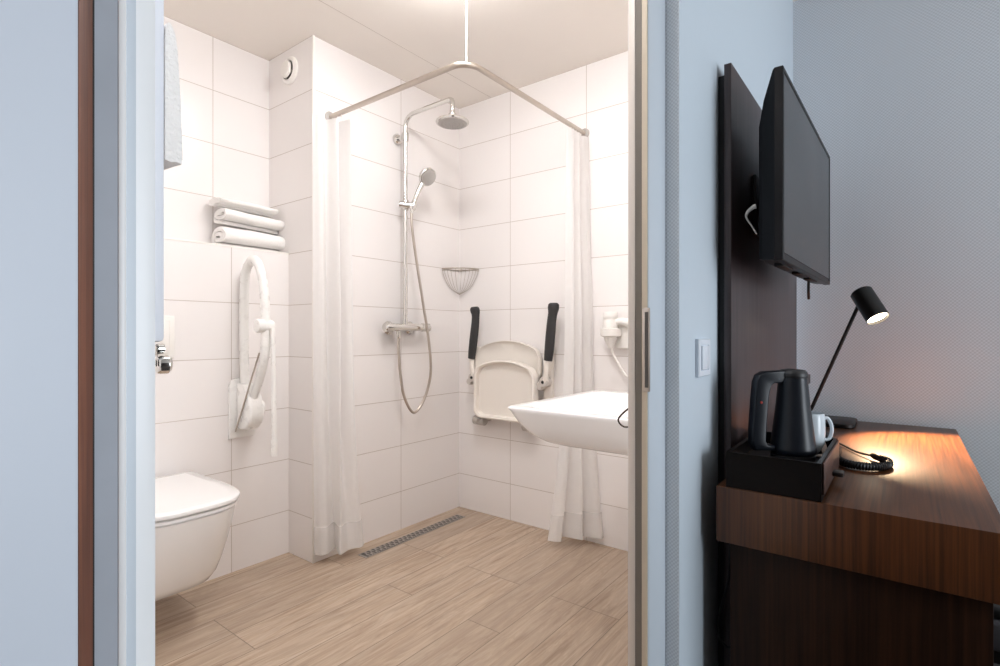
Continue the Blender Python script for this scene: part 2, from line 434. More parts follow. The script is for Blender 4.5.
MB().lathe([(.0, .0), (.03, 0), (.034, .006), (.034, .012)], (gu+.0362, 2.30, .735), (1, 0, 0), 24).build('hinge_cap', 'rail_white', hgm)
kn = MB().lathe([(.0, -.042), (.026, -.042), (.030, -.036), (.030, -.014), (.026, -.01), (.026, .018), (.023, .03), (.0, .032)], (gu, 2.176, 1.1), (1, 0, 0), 24).build('leg_clamp', 'rail_white', t)
MB().tube([(gu+.014, 2.147, 1.09), (gu+.016, 2.143, .90), (gu+.018, 2.140, .60)], .0095, 12).build('support_leg', 'rail_white', t)
MB().lathe([(.0125, .545), (.0135, .55), (.0125, .615)], (gu+.018, 2.140, 0), seg=14).build('leg_foot', 'rail_white', t)
MB().tube([(gu-.024, 2.185, .985), (gu-.034, 2.245, .85), (gu-.037, 2.365, .632)], .0035, 8).build('stay_rod', 'steel', t)

# ------------------------------------------------------------------ folded towels on the ledge
def flat_spiral(w, h, th, turns):
    """centre line of a sheet rolled flat, in (across, up) coordinates, outer end first"""
    pts = []; n = int(26*turns)
    for i in range(n+1):
        a = 2*PI*i/26 - PI/2
        f = i/26*th*1.12
        rw, rh = max(w/2-th/2-f, th*.45), max(h/2-th/2-f, th*.35)
        c, s_ = math.cos(a), math.sin(a)
        pts.append((rw*math.copysign(abs(c)**.7, c), h/2+rh*math.copysign(abs(s_)**.7, s_)))
    return pts
def towel(label, x0, x1, yc, z, w, h, th, turns, slope=0.0, seed=0, tail=0.0):
    cl = flat_spiral(w, h, th, turns); n = len(cl)
    L, R = [], []
    for i, p in enumerate(cl):
        a, b = cl[max(i-1, 0)], cl[min(i+1, n-1)]
        d = Vector((b[0]-a[0], b[1]-a[1])).normalized(); nx, nz = -d.y, d.x
        k = th/2*.93
        L.append((p[0]+nx*k, p[1]+nz*k)); R.append((p[0]-nx*k, p[1]-nz*k))
    ring = L+list(reversed(R)); rings = []
    S_ = 26
    for j in range(S_+1):
        f = j/S_; x = x0+(x1-x0)*f
        e = min(f, 1-f)*S_
        sh = 1-.04*max(0, 1-e)
        out = []
        for (a, b) in ring:
            q = mnoise.noise(Vector((x*9+seed, a*11, b*9)))
            q2 = mnoise.noise(Vector((x*25+seed, a*30, b*30)))
            zz = b*(1-tail*f)*sh
            out.append(Vector((x+.004*q2, yc+a*sh+.008*q*min(1, b/h+.3), z+max(.0, zz+(q*.011+q2*.003)*min(1, b/h)) + slope*f)))
        rings.append(out)
    m = MB(); m.loft(rings)
    o = m.build('folded_towel', 'towel', smooth=60)
    return tag(o, label, 'towel', 'folded towels on the ledge')
towel('thick rolled white towel at the bottom of the ledge stack', 1.135, 1.425, 2.480, 1.4612, .155, .104, .020, 1.9, seed=1)
towel('folded white towel in the middle of the ledge stack', 1.14, 1.423, 2.482, 1.570, .150, .080, .017, 1.6, slope=-.010, seed=7)
towel('thin folded white towel on top of the ledge stack', 1.12, 1.395, 2.486, 1.650, .138, .042, .014, 1.2, slope=-.008, seed=13)

# ------------------------------------------------------------------ round extractor valve on the duct
vx = UB-.004
t = thing('air_vent', 'round white air vent on the duct below the ceiling', 'vent', (vx, 2.372, 2.342))
MB().lathe([(.066, .0004), (.066, .008), (.058, .016), (.047, .018), (.044, .012), (.043, .002)], (vx, 2.372, 2.342), (-1, 0, 0), 36, cap=False).build('ring', 'white_plastic', t)
MB().lathe([(.0, .0006), (.044, .0006), (.044, .002)], (vx, 2.372, 2.342), (-1, 0, 0), 30).build('throat', 'drain_dark', t)
MB().lathe([(.012, .002), (.012, .022), (.04, .022), (.041, .026), (.034, .033), (.0, .035)], (vx, 2.372, 2.342), (-1, 0, 0), 30).build('disc', 'white_plastic', t)

# ------------------------------------------------------------------ radiator and its towel, just inside the door
t = thing('towel_radiator', 'white upright radiator just inside the door frame on the left', 'radiator', (.21, .8, 1.06))
MB().box((.192, .62, 1.0605), (.2295, 1.08, 1.95), .005).build('panel', 'radiator', t)
for k in range(4):
    yy, zz = .70+.28*(k % 2), 1.2+.55*(k//2)
    MB().box((UL+.0004, yy, zz), (.1922, yy+.02, zz+.02)).build('bracket', 'radiator', t)
MB().tube([(.2295, .635, 1.392), (.240, .635, 1.392), (.240, .95, 1.392), (.2295, .95, 1.392)], .004, 10).build('towel_bar', 'radiator', t)
vm = MB().lathe([(.006, 0), (.006, .005), (.0095, .0055), (.0095, .0125), (.0075, .013), (.0075, .016), (.0105, .0165), (.0105, .026), (.0075, .029), (.0075, .0315)], (.2165, .635, 1.0290), seg=20).build('valve', 'chrome', t)
MB().lathe([(.0, 0), (.009, 0), (.010, .003), (.010, .010), (.007, .013), (.0, .014)], (.2265, .635, 1.036), (1, -.1, 0), 18).build('valve_knob', 'chrome', vm)
MB().lathe([(.0, 0), (.0055, 0), (.0055, .006), (.0, .008)], (.2265, .635, 1.053), (1, 0, 0), 16).build('union_nut', 'chrome', vm)
prof = [(.3675, 1.365), (.3675, 1.50), (.3678, 1.57), (.370, 1.592), (.376, 1.597), (.384, 1.584), (.3895, 1.555), (.3945, 1.48), (.3985, 1.40), (.3995, 1.372), (.397, 1.363), (.388, 1.3655), (.378, 1.363)]
prof = [(.2290+(a_-.3675)*.545, 1.253+(b_-1.365)*.635) for a_, b_ in prof]
rings = []
for j in range(17):
    f = j/16; y = .62+.30*f
    rings.append([Vector((a_+.0012*mnoise.noise(Vector((y*12, b_*16, 1)))*(b_ < 1.37)*(a_ > .236), y, b_+.003*math.sin(f*7)*(b_ < 1.30))) for a_, b_ in prof])
tag(MB().loft(rings).build('hanging_towel', 'towel', smooth=70), 'white towel hanging on the radiator at top left', 'towel')

# ------------------------------------------------------------------ shower column
ru, rv = 1.937, 2.12
t = thing('shower_column', 'chrome shower column with overhead rain head on the tiled wall', 'shower', (ru, VS, 1.1))
MB().tube([(ru, rv, 1.122), (ru, rv, 1.6), (ru, rv, 2.14)] + [(ru, rv-.06+.06*math.cos(a), 2.165+.06*math.sin(a)) for a in [PI/12*k for k in range(0, 6)]] +
          [(ru, rv-.06, 2.226), (ru, 1.95, 2.228), (ru, 1.80, 2.229)] + [(ru, 1.80-.02*math.sin(a), 2.209+.02*math.cos(a)) for a in [PI/8*k for k in range(1, 4)]] + [(ru, 1.78, 2.20), (ru, 1.78, 2.17)], .0118, 16).build('riser_pipe', 'chrome', t)
hd = MB().lathe([(.0, 2.104), (.074, 2.104), (.081, 2.107), (.083, 2.112), (.081, 2.117), (.05, 2.123), (.022, 2.128), (.016, 2.134), (.020, 2.142), (.020, 2.152), (.014, 2.158), (.013, 2.172)], (ru, 1.78, 0), seg=44).build('rain_head', 'chrome', t)
nz = MB().lathe([(.0, 2.1025), (.07, 2.1025), (.072, 2.1038)], (ru, 1.78, 0), seg=40)
for rr in (.018, .036, .054):
    for k in range(int(rr*500)):
        a = 2*PI*k/int(rr*500); nz.lathe([(.0025, 2.0995), (.003, 2.1026)], (ru+rr*math.cos(a), 1.78+rr*math.sin(a), 0), seg=6)
nz.build('nozzle_plate', 'shower_face', hd)
br = MB().tube([(ru, rv, 2.115), (ru, VS-.012, 2.115)], .013, 14)
br.lathe([(.030, 0), (.030, .010), (.022, .020)], (ru, VS-.0004, 2.115), (0, -1, 0), 24)
br.lathe([(.019, -.020), (.019, .020)], (ru, rv, 2.115), seg=20)
br.build('wall_bracket', 'chrome', t)
mx = MB().lathe([(.0, 1.795), (.019, 1.795), (.024, 1.80), (.024, 1.842), (.020, 1.845), (.0205, 2.058), (.024, 2.06), (.024, 2.108), (.019, 2.113), (.0, 2.113)], (0, rv, 1.1), (1, 0, 0), 26)
mx.lathe([(.014, 0), (.014, .03)], (ru, rv, 1.112), seg=16)
mx.build('mixer_body', 'chrome', t)
for x in (1.877, 2.027):
    cp = MB().lathe([(.036, 0), (.036, .006), (.022, .016), (.016, .02), (.016, .052)], (x, VS-.0004, 1.098), (0, -1, 0), 24)
    cp.build('wall_coupling', 'chrome', t)
MB().lathe([(.009, 1.045), (.011, 1.05), (.011, 1.082)], (1.889, rv, 0), seg=14).build('hose_outlet', 'chrome', t)
sl = MB().lathe([(.019, 1.725), (.021, 1.73), (.021, 1.772), (.019, 1.777)], (ru, rv, 0), seg=20)
sl.tube([(ru-.038, rv+.004, 1.751), (ru+.014, rv-.046, 1.742)], .018, 16)
sl.lathe([(.0155, -.020), (.018, -.016), (.018, .016), (.0155, .020)], (1.949, 2.072, 1.742), (.28, -.2, 1), 18)
sl.build('slider', 'chrome', t)

t = thing('hand_shower', 'chrome hand shower on its slider with a looping metal hose', 'hand shower', (1.95, 2.072, 1.70))
MB().tube([(1.942, 2.077, 1.705), (1.950, 2.070, 1.755), (1.964, 2.062, 1.80), (1.985, 2.056, 1.845), (2.004, 2.050, 1.885)], .012, 14, 5, rads=[.0105, .0120, .0125, .0145, .018]).build('handle', 'chrome', t)
ax = Vector((-.12, -.82, -.55)).normalized()
hc = Vector((2.010, 2.030, 1.905))
hh = MB().lathe([(.0, -.026), (.025, -.024), (.043, -.012), (.050, .002), (.050, .010), (.046, .014), (.0, .014)], hc, ax, 32).build('spray_head', 'chrome', t)
MB().lathe([(.0, .0143), (.041, .0143), (.043, .0165), (.038, .018), (.0, .018)], hc, ax, 30).build('spray_face', 'shower_face', hh)
hose = [(1.942, 2.077, 1.705), (1.943, 2.075, 1.63), (1.97, 2.07, 1.46), (2.015, 2.07, 1.25), (2.062, 2.07, 1.03), (2.083, 2.075, .87), (2.07, 2.085, .765), (2.028, 2.095, .675), (1.972, 2.10, .645), (1.915, 2.105, .735), (1.893, 2.11, .86), (1.887, 2.115, .96), (1.889, 2.12, 1.045)]
MB().tube(hose, .0072, 10, 10).build('hose', 'steel', t)

# ------------------------------------------------------------------ corner basket
bz = 1.452
A_, B_ = Vector((2.286, VS-.004, bz)), Vector((US-.004, 2.03, bz))
K_ = Vector((US-.006, VS-.006, bz)); F_ = Vector((2.335, 2.075, bz))
t = thing('corner_basket', 'small wire soap basket in the shower corner', 'basket', (US-.05, VS-.05, 1.30))
fc = catmull([A_, A_+Vector((.01, -.05, 0)), F_, B_+Vector((-.05, .008, 0)), B_], 8)
m = MB().tube(fc, .0035, 8); m.tube([p-Vector((0, 0, .011)) for p in fc], .0018, 8)
m.tube([A_, K_, B_], .003, 8); m.build('rim', 'steel', t)
tip = Vector((US-.008, VS-.008, 1.305)); w = MB()
for k in range(11):
    p = fc[int(k*(len(fc)-1)/10)]
    q = p.lerp(tip, .45)+Vector((0, 0, -.045))
    w.tube([p, p+(tip-p)*.1+Vector((0, 0, -.03)), q, tip], .0011, 6, 5)
w.build('wires', 'steel', t)

# ------------------------------------------------------------------ folding shower seat
t = thing('folding_shower_chair', 'white folding shower seat with black armrests raised against the wall', 'shower seat', (US, 1.78, .55))
def outline(y0, y1, z0, z1, arch, u, r=.05, n=7):
    """panel outline in the (y,z) plane: rounded corners and an arched top"""
    pts = []
    for cy, cz, a0 in ((y0+r, z0+r, PI), (y1-r, z0+r, 1.5*PI)):
        for k in range(n): a = a0+PI/2*k/(n-1); pts.append(Vector((u, cy+r*math.cos(a), cz+r*math.sin(a))))
    N = 20
    for k in range(N+1):
        f = k/N; y = y1-(y1-y0)*f; c = 1-(2*f-1)**2
        e = max(0, abs(2*f-1)-.84)/.16
        pts.append(Vector((u, y, z1-arch+arch*c-.035*e*e)))
    return pts
bk = MB()
o1 = outline(1.565, 2.012, .80, 1.026, .055, 2.425)
def ringscale(pts, k, du): 
    c = sum(pts, Vector())/len(pts)
    return [Vector((p.x+du, c.y+(p.y-c.y)*k, c.z+(p.z-c.z)*k)) for p in pts]
bk.loft([ringscale(o1, .98, 0), ringscale(o1, 1, -.006), ringscale(o1, 1, -.030), ringscale(o1, .985, -.036), ringscale(o1, .94, -.030), ringscale(o1, .85, -.020), ringscale(o1, .4, -.014)]).build('backrest', 'seat_plastic', t)
st = MB()
o2 = outline(1.562, 1.984, .583, .918, .048, 2.385)
st.loft([ringscale(o2, .96, 0), ringscale(o2, 1, -.008), ringscale(o2, 1, -.040), ringscale(o2, .985, -.050), ringscale(o2, .95, -.053), ringscale(o2, .90, -.047), ringscale(o2, .885, -.024), ringscale(o2, .3, -.022)]).build('seat', 'seat_plastic', t)
for (y, lab) in ((2.018, 0), (1.525, 1)):
    b_ = MB().box((2.405, y-.028, .70), (US-.0004, y+.028, .99), .012, 3).build('wall_bracket', 'seat_plastic', t)
    pv = MB().lathe([(.0, -.05), (.024, -.05), (.028, -.044), (.028, .0)], (2.405, y-.004, .81), (1, 0, 0), 22)
    pv.lathe([(.0, -.044), (.018, -.044), (.02, -.040), (.02, .0)], (2.405, y+.022, .785), (1, 0, 0), 18)
    po = pv.build('pivot', 'pivot_grey', t)
    MB().lathe([(.0, -.053), (.008, -.053), (.009, -.0501)], (2.405, y-.004, .81), (1, 0, 0), 14).build('screw', 'black_plastic', po)
def arm(pts, lk):
    a = MB().tube(pts, .03, 16, 6, rads=[.024, .027, .028, .0275, .026, .026, .032, .031, .020], flat=.66, up=(1, 0, 0)).build('armrest', 'grip_black', t)
    MB().tube(lk, .017, 14, 4, rads=[.02, .017, .015, .016], flat=.75, up=(1, 0, 0)).build('arm_link', 'seat_plastic', t)
arm([(2.36, 2.018, .92), (2.358, 2.006, .99), (2.356, 1.994, 1.06), (2.355, 1.984, 1.13), (2.352, 1.980, 1.18), (2.349, 1.984, 1.208), (2.348, 1.985, 1.222)],
    [(2.37, 2.005, .80), (2.366, 2.012, .84), (2.362, 2.018, .88), (2.36, 2.018, .925)])
arm([(2.355, 1.487, .925), (2.353, 1.478, .99), (2.351, 1.470, 1.06), (2.35, 1.462, 1.13), (2.347, 1.452, 1.18), (2.345, 1.447, 1.212), (2.344, 1.446, 1.226)],
    [(2.37, 1.515, .80), (2.363, 1.506, .84), (2.358, 1.496, .88), (2.356, 1.488, .93)])
for y in (1.95, 1.60):
    hm = MB()
    hm.tube([(2.43, y+.045, .615), (2.375, y+.03, .585), (2.345, y, .565)], .015, 12, 4)
    hm.lathe([(.024, -.04), (.027, -.036), (.027, .036), (.024, .04)], (2.375, y+.015, .562), (0, 1, 0), 18)
    hm.box((2.41, y-.02, .555), (US-.0004, y+.05, .64), .006)
    hm.build('seat_hinge', 'grey_plastic', t)

# ------------------------------------------------------------------ wall hair dryer
t = thing('hair_dryer', 'white hair dryer in a wall holder right of the curtain', 'hair dryer', (US, 1.12, 1.0))
hx, hy = 2.375, 1.142
MB().box((2.405, 1.062, .992), (US-.0004, 1.128, 1.118), .008, 3).build('wall_holder', 'white_plastic', t)
cr = MB().lathe([(.040, 1.052), (.048, 1.056), (.049, 1.09), (.044, 1.094), (.036, 1.094), (.036, 1.052)], (hx, hy, 0), seg=32, cap=False)
cr.box((2.395, 1.10, 1.058), (2.41, 1.126, 1.088), .003)
cr.build('holder_ring', 'white_plastic', t)
MB().lathe([(.0, .998), (.014, .998), (.017, 1.004), (.020, 1.02), (.030, 1.04), (.0345, 1.06), (.0345, 1.13), (.0335, 1.132), (.0335, 1.138), (.0345, 1.14), (.0345, 1.165), (.031, 1.172), (.0, 1.174)], (hx, hy, 0), seg=32).build('dryer_body', 'white_plastic', t)
MB().tube([(hx, 1.125, 1.122), (hx+.01, 1.09, 1.126), (hx+.012, 1.05, 1.118), (hx+.012, 1.03, 1.11)], .018, 16, 5, rads=[.016, .018, .021, .018]).build('dryer_handle', 'white_plastic', t)
cc = catmull([(hx+.01, 1.14, .999), (hx+.012, 1.135, .97), (2.39, 1.11, .925), (2.392, 1.085, .885), (2.39, 1.06, .862), (2.40, 1.03, .875), (2.415, 1.03, .96), (2.418, 1.08, 1.0)], 14)
hel = []
for i, p in enumerate(cc): hel.append(p)
MB().tube(hel, .006, 8).build('cord', 'white_plastic', t)

# ------------------------------------------------------------------ washbasin on the wall behind the door frame
def rrect(x0, x1, y0, y1, z, r, n=7, r2=None):
    """rounded rectangle, r at the front (high y) corners, r2 at the wall corners"""
    r2 = .006 if r2 is None else r2; pts = []
    for cx, cy, q, a0 in ((x1-r, y1-r, r, 0), (x0+r, y1-r, r, PI/2), (x0+r2, y0+r2, r2, PI), (x1-r2, y0+r2, r2, 1.5*PI)):
        for k in range(n): a = a0+PI/2*k/(n-1); pts.append(Vector((cx+q*math.cos(a), cy+q*math.sin(a), z)))
    return pts
bx0, bx1, by0, by1 = 1.322, 1.932, VI+.0004, .996
t = thing('washbasin', 'white ceramic washbasin projecting from the right behind the door frame', 'washbasin', (1.627, VI, .733))
R = [rrect(bx0+.10, bx1-.10, by0, by1-.18, .733, .09), rrect(bx0+.042, bx1-.042, by0, by1-.115, .735, .09), rrect(bx0+.030, bx1-.030, by0, by1-.090, .741, .08),
     rrect(bx0+.020, bx1-.020, by0, by1-.058, .758, .06), rrect(bx0+.010, bx1-.010, by0, by1-.028, .790, .045), rrect(bx0+.002, bx1-.002, by0, by1-.009, .826, .032),
     rrect(bx0, bx1, by0, by1, .836, .028), rrect(bx0+.002, bx1-.002, by0, by1-.002, .8395, .028), rrect(bx0+.006, bx1-.006, by0+.002, by1-.006, .841, .028),
     rrect(bx0+.045, bx1-.045, by0+.12, by1-.04, .838, .05, r2=.05), rrect(bx0+.055, bx1-.055, by0+.13, by1-.05, .834, .055, r2=.05),
     rrect(bx0+.075, bx1-.075, by0+.15, by1-.075, .80, .07, r2=.07), rrect(bx0+.11, bx1-.11, by0+.18, by1-.13, .772, .09, r2=.08), rrect(bx0+.2, bx1-.2, by0+.24, by1-.22, .762, .05, r2=.05)]
MB().loft(R).build('bowl', 'ceramic', t, smooth=50)
MB().lathe([(.0, .7622), (.022, .7622), (.022, .765), (.0, .767)], (1.627, .72, 0), seg=24).build('waste_plug', 'chrome', t)
tp = thing('basin_tap', 'chrome mixer tap standing on the washbasin', 'tap', (1.627, .50, .8412))
m = MB().lathe([(.026, .8414), (.026, .85), (.021, .86), (.021, .94), (.018, .95), (.0, .952)], (1.627, .50, 0), seg=26)
m.tube([(1.627, .515, .905), (1.627, .58, .915), (1.627, .63, .905), (1.627, .645, .89)], .012, 14, 5)
m.build('tap_body', 'chrome', tp)
MB().tube([(1.627, .50, .953), (1.627, .53, .962), (1.627, .60, .975)], .008, 12, 4).build('lever', 'chrome', tp)
t = thing('wire_holder', 'bent chrome wire holder beside the washbasin at the door frame', 'holder', (1.19, VI, .86))
MB().tube([(1.19, VI+.0004, .905), (1.19, .49, .900), (1.19, .520, .893), (1.19, .548, .868), (1.19, .550, .855), (1.19, .538, .8455), (1.19, .52, .846), (1.19, .47, .85), (1.19, VI+.0004, .85)], .0022, 8, 6).build('wire_loop', 'dark_steel', t)
for z in (.905, .85): MB().lathe([(.009, .0003), (.009, .004), (.004, .006)], (1.19, VI, z), (0, 1, 0), 14).build('wall_rose', 'chrome', t)

# ------------------------------------------------------------------ shower curtain rail
zr, u1, v1, rc = 2.10, 1.515, 1.318, .075
t = thing('curtain_rail', 'angled shower curtain rail hung from the ceiling on a rod', 'curtain rail', (u1, v1, zr))
pts = [(u1, VS-.0008, zr), (u1, 1.9, zr), (u1, v1+rc, zr)] + [(u1+rc-rc*math.cos(a), v1+rc-rc*math.sin(a), zr) for a in [PI/20*k for k in range(1, 10)]] + [(u1+rc, v1, zr), (2.1, v1, zr), (US-.0008, v1, zr)]
MB().tube(pts, .0115, 14).build('rail', 'steel', t)
rd = Vector((u1+.022, v1+.022, 0))
m = MB().tube([(rd.x, rd.y, zr+.011), (rd.x, rd.y, ZC-.0004)], .0032, 10)
m.lathe([(.018, ZC-.012), (.022, ZC-.006), (.022, ZC-.0004)], (rd.x, rd.y, 0), seg=20)
m.build('hanging_rod', 'rail_white', t)
MB().lathe([(.026, .0004), (.026, .007), (.018, .012)], (u1, VS, zr), (0, -1, 0), 22).build('wall_flange', 'grey_plastic', t)
MB().lathe([(.026, .0004), (.026, .007), (.018, .012)], (US, v1, zr), (-1, 0, 0), 22).build('wall_flange', 'grey_plastic', t)

def curtain(label, top, mid, bot, z0, z1, gl, loc):
    t = thing('shower_curtain', label, 'shower curtain', loc, 'shower curtains')
    N = 12; A = catmull([(x, y, 0) for x, y in top], N); Bm = catmull([(x, y, 0) for x, y in mid], N); B = catmull([(x, y, 0) for x, y in bot], N)
    def sheet(za, zb, off, rows):
        m = MB(); R_ = []
        for j in range(rows+1):
            z = za+(zb-za)*j/rows; f = (z1-z)/(z1-z0)
            r_ = []
            for i, (a, b, c) in enumerate(zip(A, Bm, B)):
                p = a.lerp(b, f*2) if f < .5 else b.lerp(c, ((f-.5)*2)**1.8)
                w = .004*mnoise.noise(Vector((i*.21, z*2.2, off)))
                nrm = Vector((0, 0, 0))
                if off:
                    k0, k1 = max(i-1, 0), min(i+1, len(A)-1)
                    d = (B[k1]-B[k0]); nrm = Vector((d.y, -d.x, 0)).normalized()*off
                r_.append(Vector((p.x+w*.6+nrm.x, p.y+w+nrm.y, z)))
            R_.append(r_)
        m.loft(R_, False, False, closed=False); return m
    sheet(z0, z1, 0, 46).build('cloth', 'curtain', t, smooth=180, recalc=False)
    m = sheet(z0-.001, z0+.125, .0022, 6)
    me = sheet(z0-.001, z0+.125, -.0022, 6).bm
    m.add(me); m.build('hem', 'hem', t, smooth=180, recalc=False)
    for (x, y) in gl:
        MB().tube([(x, y, z1-.008), (x, y+.001, z1+.02), (x, y, zr-.0118)], .003, 8).build('glider', 'white_plastic', t)
curtain('white shower curtain bunched at the left end of the rail by the duct',
        [(1.405, 2.160), (1.435, 2.125), (1.475, 2.165), (1.500, 2.10), (1.525, 2.155), (1.548, 2.07), (1.562, 2.12)],
        [(1.412, 2.162), (1.44, 2.125), (1.490, 2.165), (1.505, 2.085), (1.535, 2.15), (1.56, 2.075), (1.60, 2.12)],
        [(1.420, 2.166), (1.450, 2.120), (1.520, 2.150), (1.490, 2.070), (1.550, 2.085), (1.60, 2.065), (1.630, 2.080)],
        .050, 2.072, [(u1, 2.16), (u1, 2.12), (u1, 2.09)], (u1, 2.12, .05))
curtain('white shower curtain bunched at the right end of the rail by the basin',
        [(2.262, 1.325), (2.285, 1.295), (2.315, 1.340), (2.345, 1.295), (2.375, 1.340), (2.40, 1.30), (2.428, 1.29)],
        [(2.275, 1.340), (2.30, 1.300), (2.325, 1.345), (2.345, 1.285), (2.375, 1.33), (2.395, 1.275), (2.425, 1.262)],
        [(2.222, 1.405), (2.250, 1.350), (2.310, 1.375), (2.335, 1.275), (2.375, 1.320), (2.395, 1.215), (2.425, 1.205)],
        .045, 2.072, [(2.30, v1), (2.35, v1), (2.40, v1)], (2.34, v1, .05))

# ------------------------------------------------------------------ linear floor drain
t = thing('floor_drain', 'long narrow steel drain grate in the floor by the shower wall', 'drain', (1.96, 2.066, 0))
MB().box((1.61, 2.033, .0004), (2.325, 2.097, .0022)).build('channel', 'drain_steel', t, smooth=0)
m = MB().box((1.622, 2.038, .0023), (2.313, 2.092, .0026))
m.build('grate', 'drain_dark', t, smooth=0)
m = MB()
for k in range(46):
    x = 1.636+k*.0146
    for s in (0, 1):
        y0 = 2.040+s*.026
        a = .008*(1 if (k+s) % 2 else -1)
        m.prism([(x, y0, .0027), (x+.0085, y0, .0027), (x+.0085+a*.6, y0+.024, .0027), (x+a*.6, y0+.024, .0027)], (0, 0, .0008))
m.build('grate_bars', 'drain_steel', t, smooth=0)

# ================================================================== BEDROOM SIDE
# light switch
t = thing('light_switch', 'white square light switch on the blue wall beside the door', 'light switch', (1.222, VW, .974))
m = MB(); X0, X1, Z0, Z1 = 1.170, 1.253, .974, 1.057
m.loft([[Vector((x, y, z)) for x, z in ((X0+i, Z0+i), (X1-i, Z0+i), (X1-i, Z1-i), (X0+i, Z1-i))] for i, y in ((0, VW-.0004), (0, VW-.007), (.002, VW-.009), (.013, VW-.009), (.014, VW-.006))], True, True)
m.build('frame', 'switch_white', t, smooth=30)
MB().box((X0+.0155, VW-.0115, Z0+.0155), (X1-.0155, VW-.0062, Z1-.0155), .0015).build('rocker', 'switch_white', t)

# tall wooden wall panel behind the television
t = thing('wall_panel', 'tall dark wooden panel standing on the wall behind the television', 'wall panel', (1.8, VW, .02))
MB().box((1.338, .3305, .02), (2.29, .347, 1.715), .0008).build('panel_board', 'panel_wood', t)
MB().box((1.347, .3472, .02), (2.27, VW-.0004, 1.693), 0).build('batten', 'black_gap', t, smooth=0)

# television
t = thing('television', 'black flat screen television mounted on the dark wooden panel', 'television', (1.70, .21, 1.232))
tx0, tx1, tz0, tz1, tv = 1.310, 2.086, 1.232, 1.662, .2125
def tvring(ix, iz, y, zl=0, zt=0): return [Vector((x, y, z)) for x, z in ((tx0+ix, tz0+iz+zl), (tx1-ix, tz0+iz+zl), (tx1-ix, tz1-iz-zt), (tx0+ix, tz1-iz-zt))]
MB().loft([tvring(.012, .012, tv+.003), tvring(.010, .010, tv), tvring(.0015, .0015, tv), tvring(0, 0, tv+.0015), tvring(0, 0, tv+.018), tvring(.003, .003, tv+.022),
           tvring(.010, .004, tv+.042, 0, .06), tvring(.02, .008, tv+.054, 0, .11), tvring(.05, .03, tv+.0565, 0, .14)]).build('casing', 'tv_black', t, smooth=25)
MB().box((tx0+.0125, tv+.0012, tz0+.018), (tx1-.0125, tv+.004, tz1-.0125)).build('screen', 'tv_screen', t, smooth=0)
for x in (1.40, 1.62, 1.80): MB().box((x, tv+.016, tz0-.0035), (x+.12, tv+.036, tz0+.006), .001).build('bottom_grille', 'black_gap', t)
MB().tube([(1.86, tv+.03, tz0+.004), (1.875, tv+.033, tz0-.03), (1.90, tv+.036, tz0-.055)], .004, 8, 4).build('cable_tail', 'black_plastic', t)
t.rotation_euler.z = math.radians(-.95); t.location.y -= .004
t = thing('television_mount', 'black wall bracket between the wooden panel and the television', 'bracket', (1.62, .30, 1.40))
m = MB().box((1.56, .3225, 1.34), (1.68, .3303, 1.50), .002)
m.box((1.60, .2777, 1.40), (1.64, .3226, 1.44), .003); m.box((1.45, .2775, 1.33), (1.475, .275, 1.55), .002); m.box((1.76, .2775, 1.33), (1.785, .275, 1.55), .002); m.box((1.45, .268, 1.41), (1.785, .276, 1.43), .002)
m.build('arm', 'lamp_black', t)
tag(MB().tube([(1.345, .2779, 1.366), (1.344, .284, 1.364), (1.345, .296, 1.354), (1.349, .299, 1.342), (1.352, .290, 1.325), (1.352, .281, 1.308), (1.354, .2777, 1.302)], .003, 8, 6, rads=[.0058, .0050, .004, .0026, .0018, .0016, .0016]).build('television_cable', 'wire_white'), 'white cable curling behind the television', 'cable')

# ------------------------------------------------------------------ desk
DZ = .736
t = thing('desk', 'dark brown wooden desk with thick top along the wall', 'desk', (1.8, .1, 0))
MB().box((1.208, -.138, .616), (UW-.0006, .3300, DZ), .0012).build('desktop', 'desk_wood', t)
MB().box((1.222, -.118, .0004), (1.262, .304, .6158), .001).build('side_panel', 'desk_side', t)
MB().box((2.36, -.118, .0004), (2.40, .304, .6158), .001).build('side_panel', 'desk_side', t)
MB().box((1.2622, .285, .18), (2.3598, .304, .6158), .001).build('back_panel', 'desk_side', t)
tag(MB().tube([(1.285, .318, .60), (1.288, .325, .50), (1.287, .345, .41), (1.287, .342, .36), (1.292, .322, .345), (1.30, .312, .37), (1.30, .31, .48), (1.30, .31, .60)], .003, 8, 6).build('desk_cable', 'black_plastic'), 'thin black cable looping down between the desk and wall', 'cable')

# stool pushed under the desk
t = thing('desk_stool', 'grey upholstered stool with black frame tucked under the desk', 'stool', (1.75, -.28, 0))
MB().box((1.53, -.50, .462), (1.97, -.08, .487), .010, 3).build('seat_pad', 'black_plastic', t)
MB().box((1.525, -.505, .394), (1.975, -.075, .4618), .012, 3).build('cushion', 'stool_grey', t)
MB().box((1.535, -.495, .366), (1.965, -.085, .3938), .004).build('seat_frame', 'black_plastic', t)
for x in (1.55, 1.92):
    for y in (-.48, -.13): MB().box((x, y, .0004), (x+.03, y+.03, .3658), .003).build('leg', 'black_plastic', t)

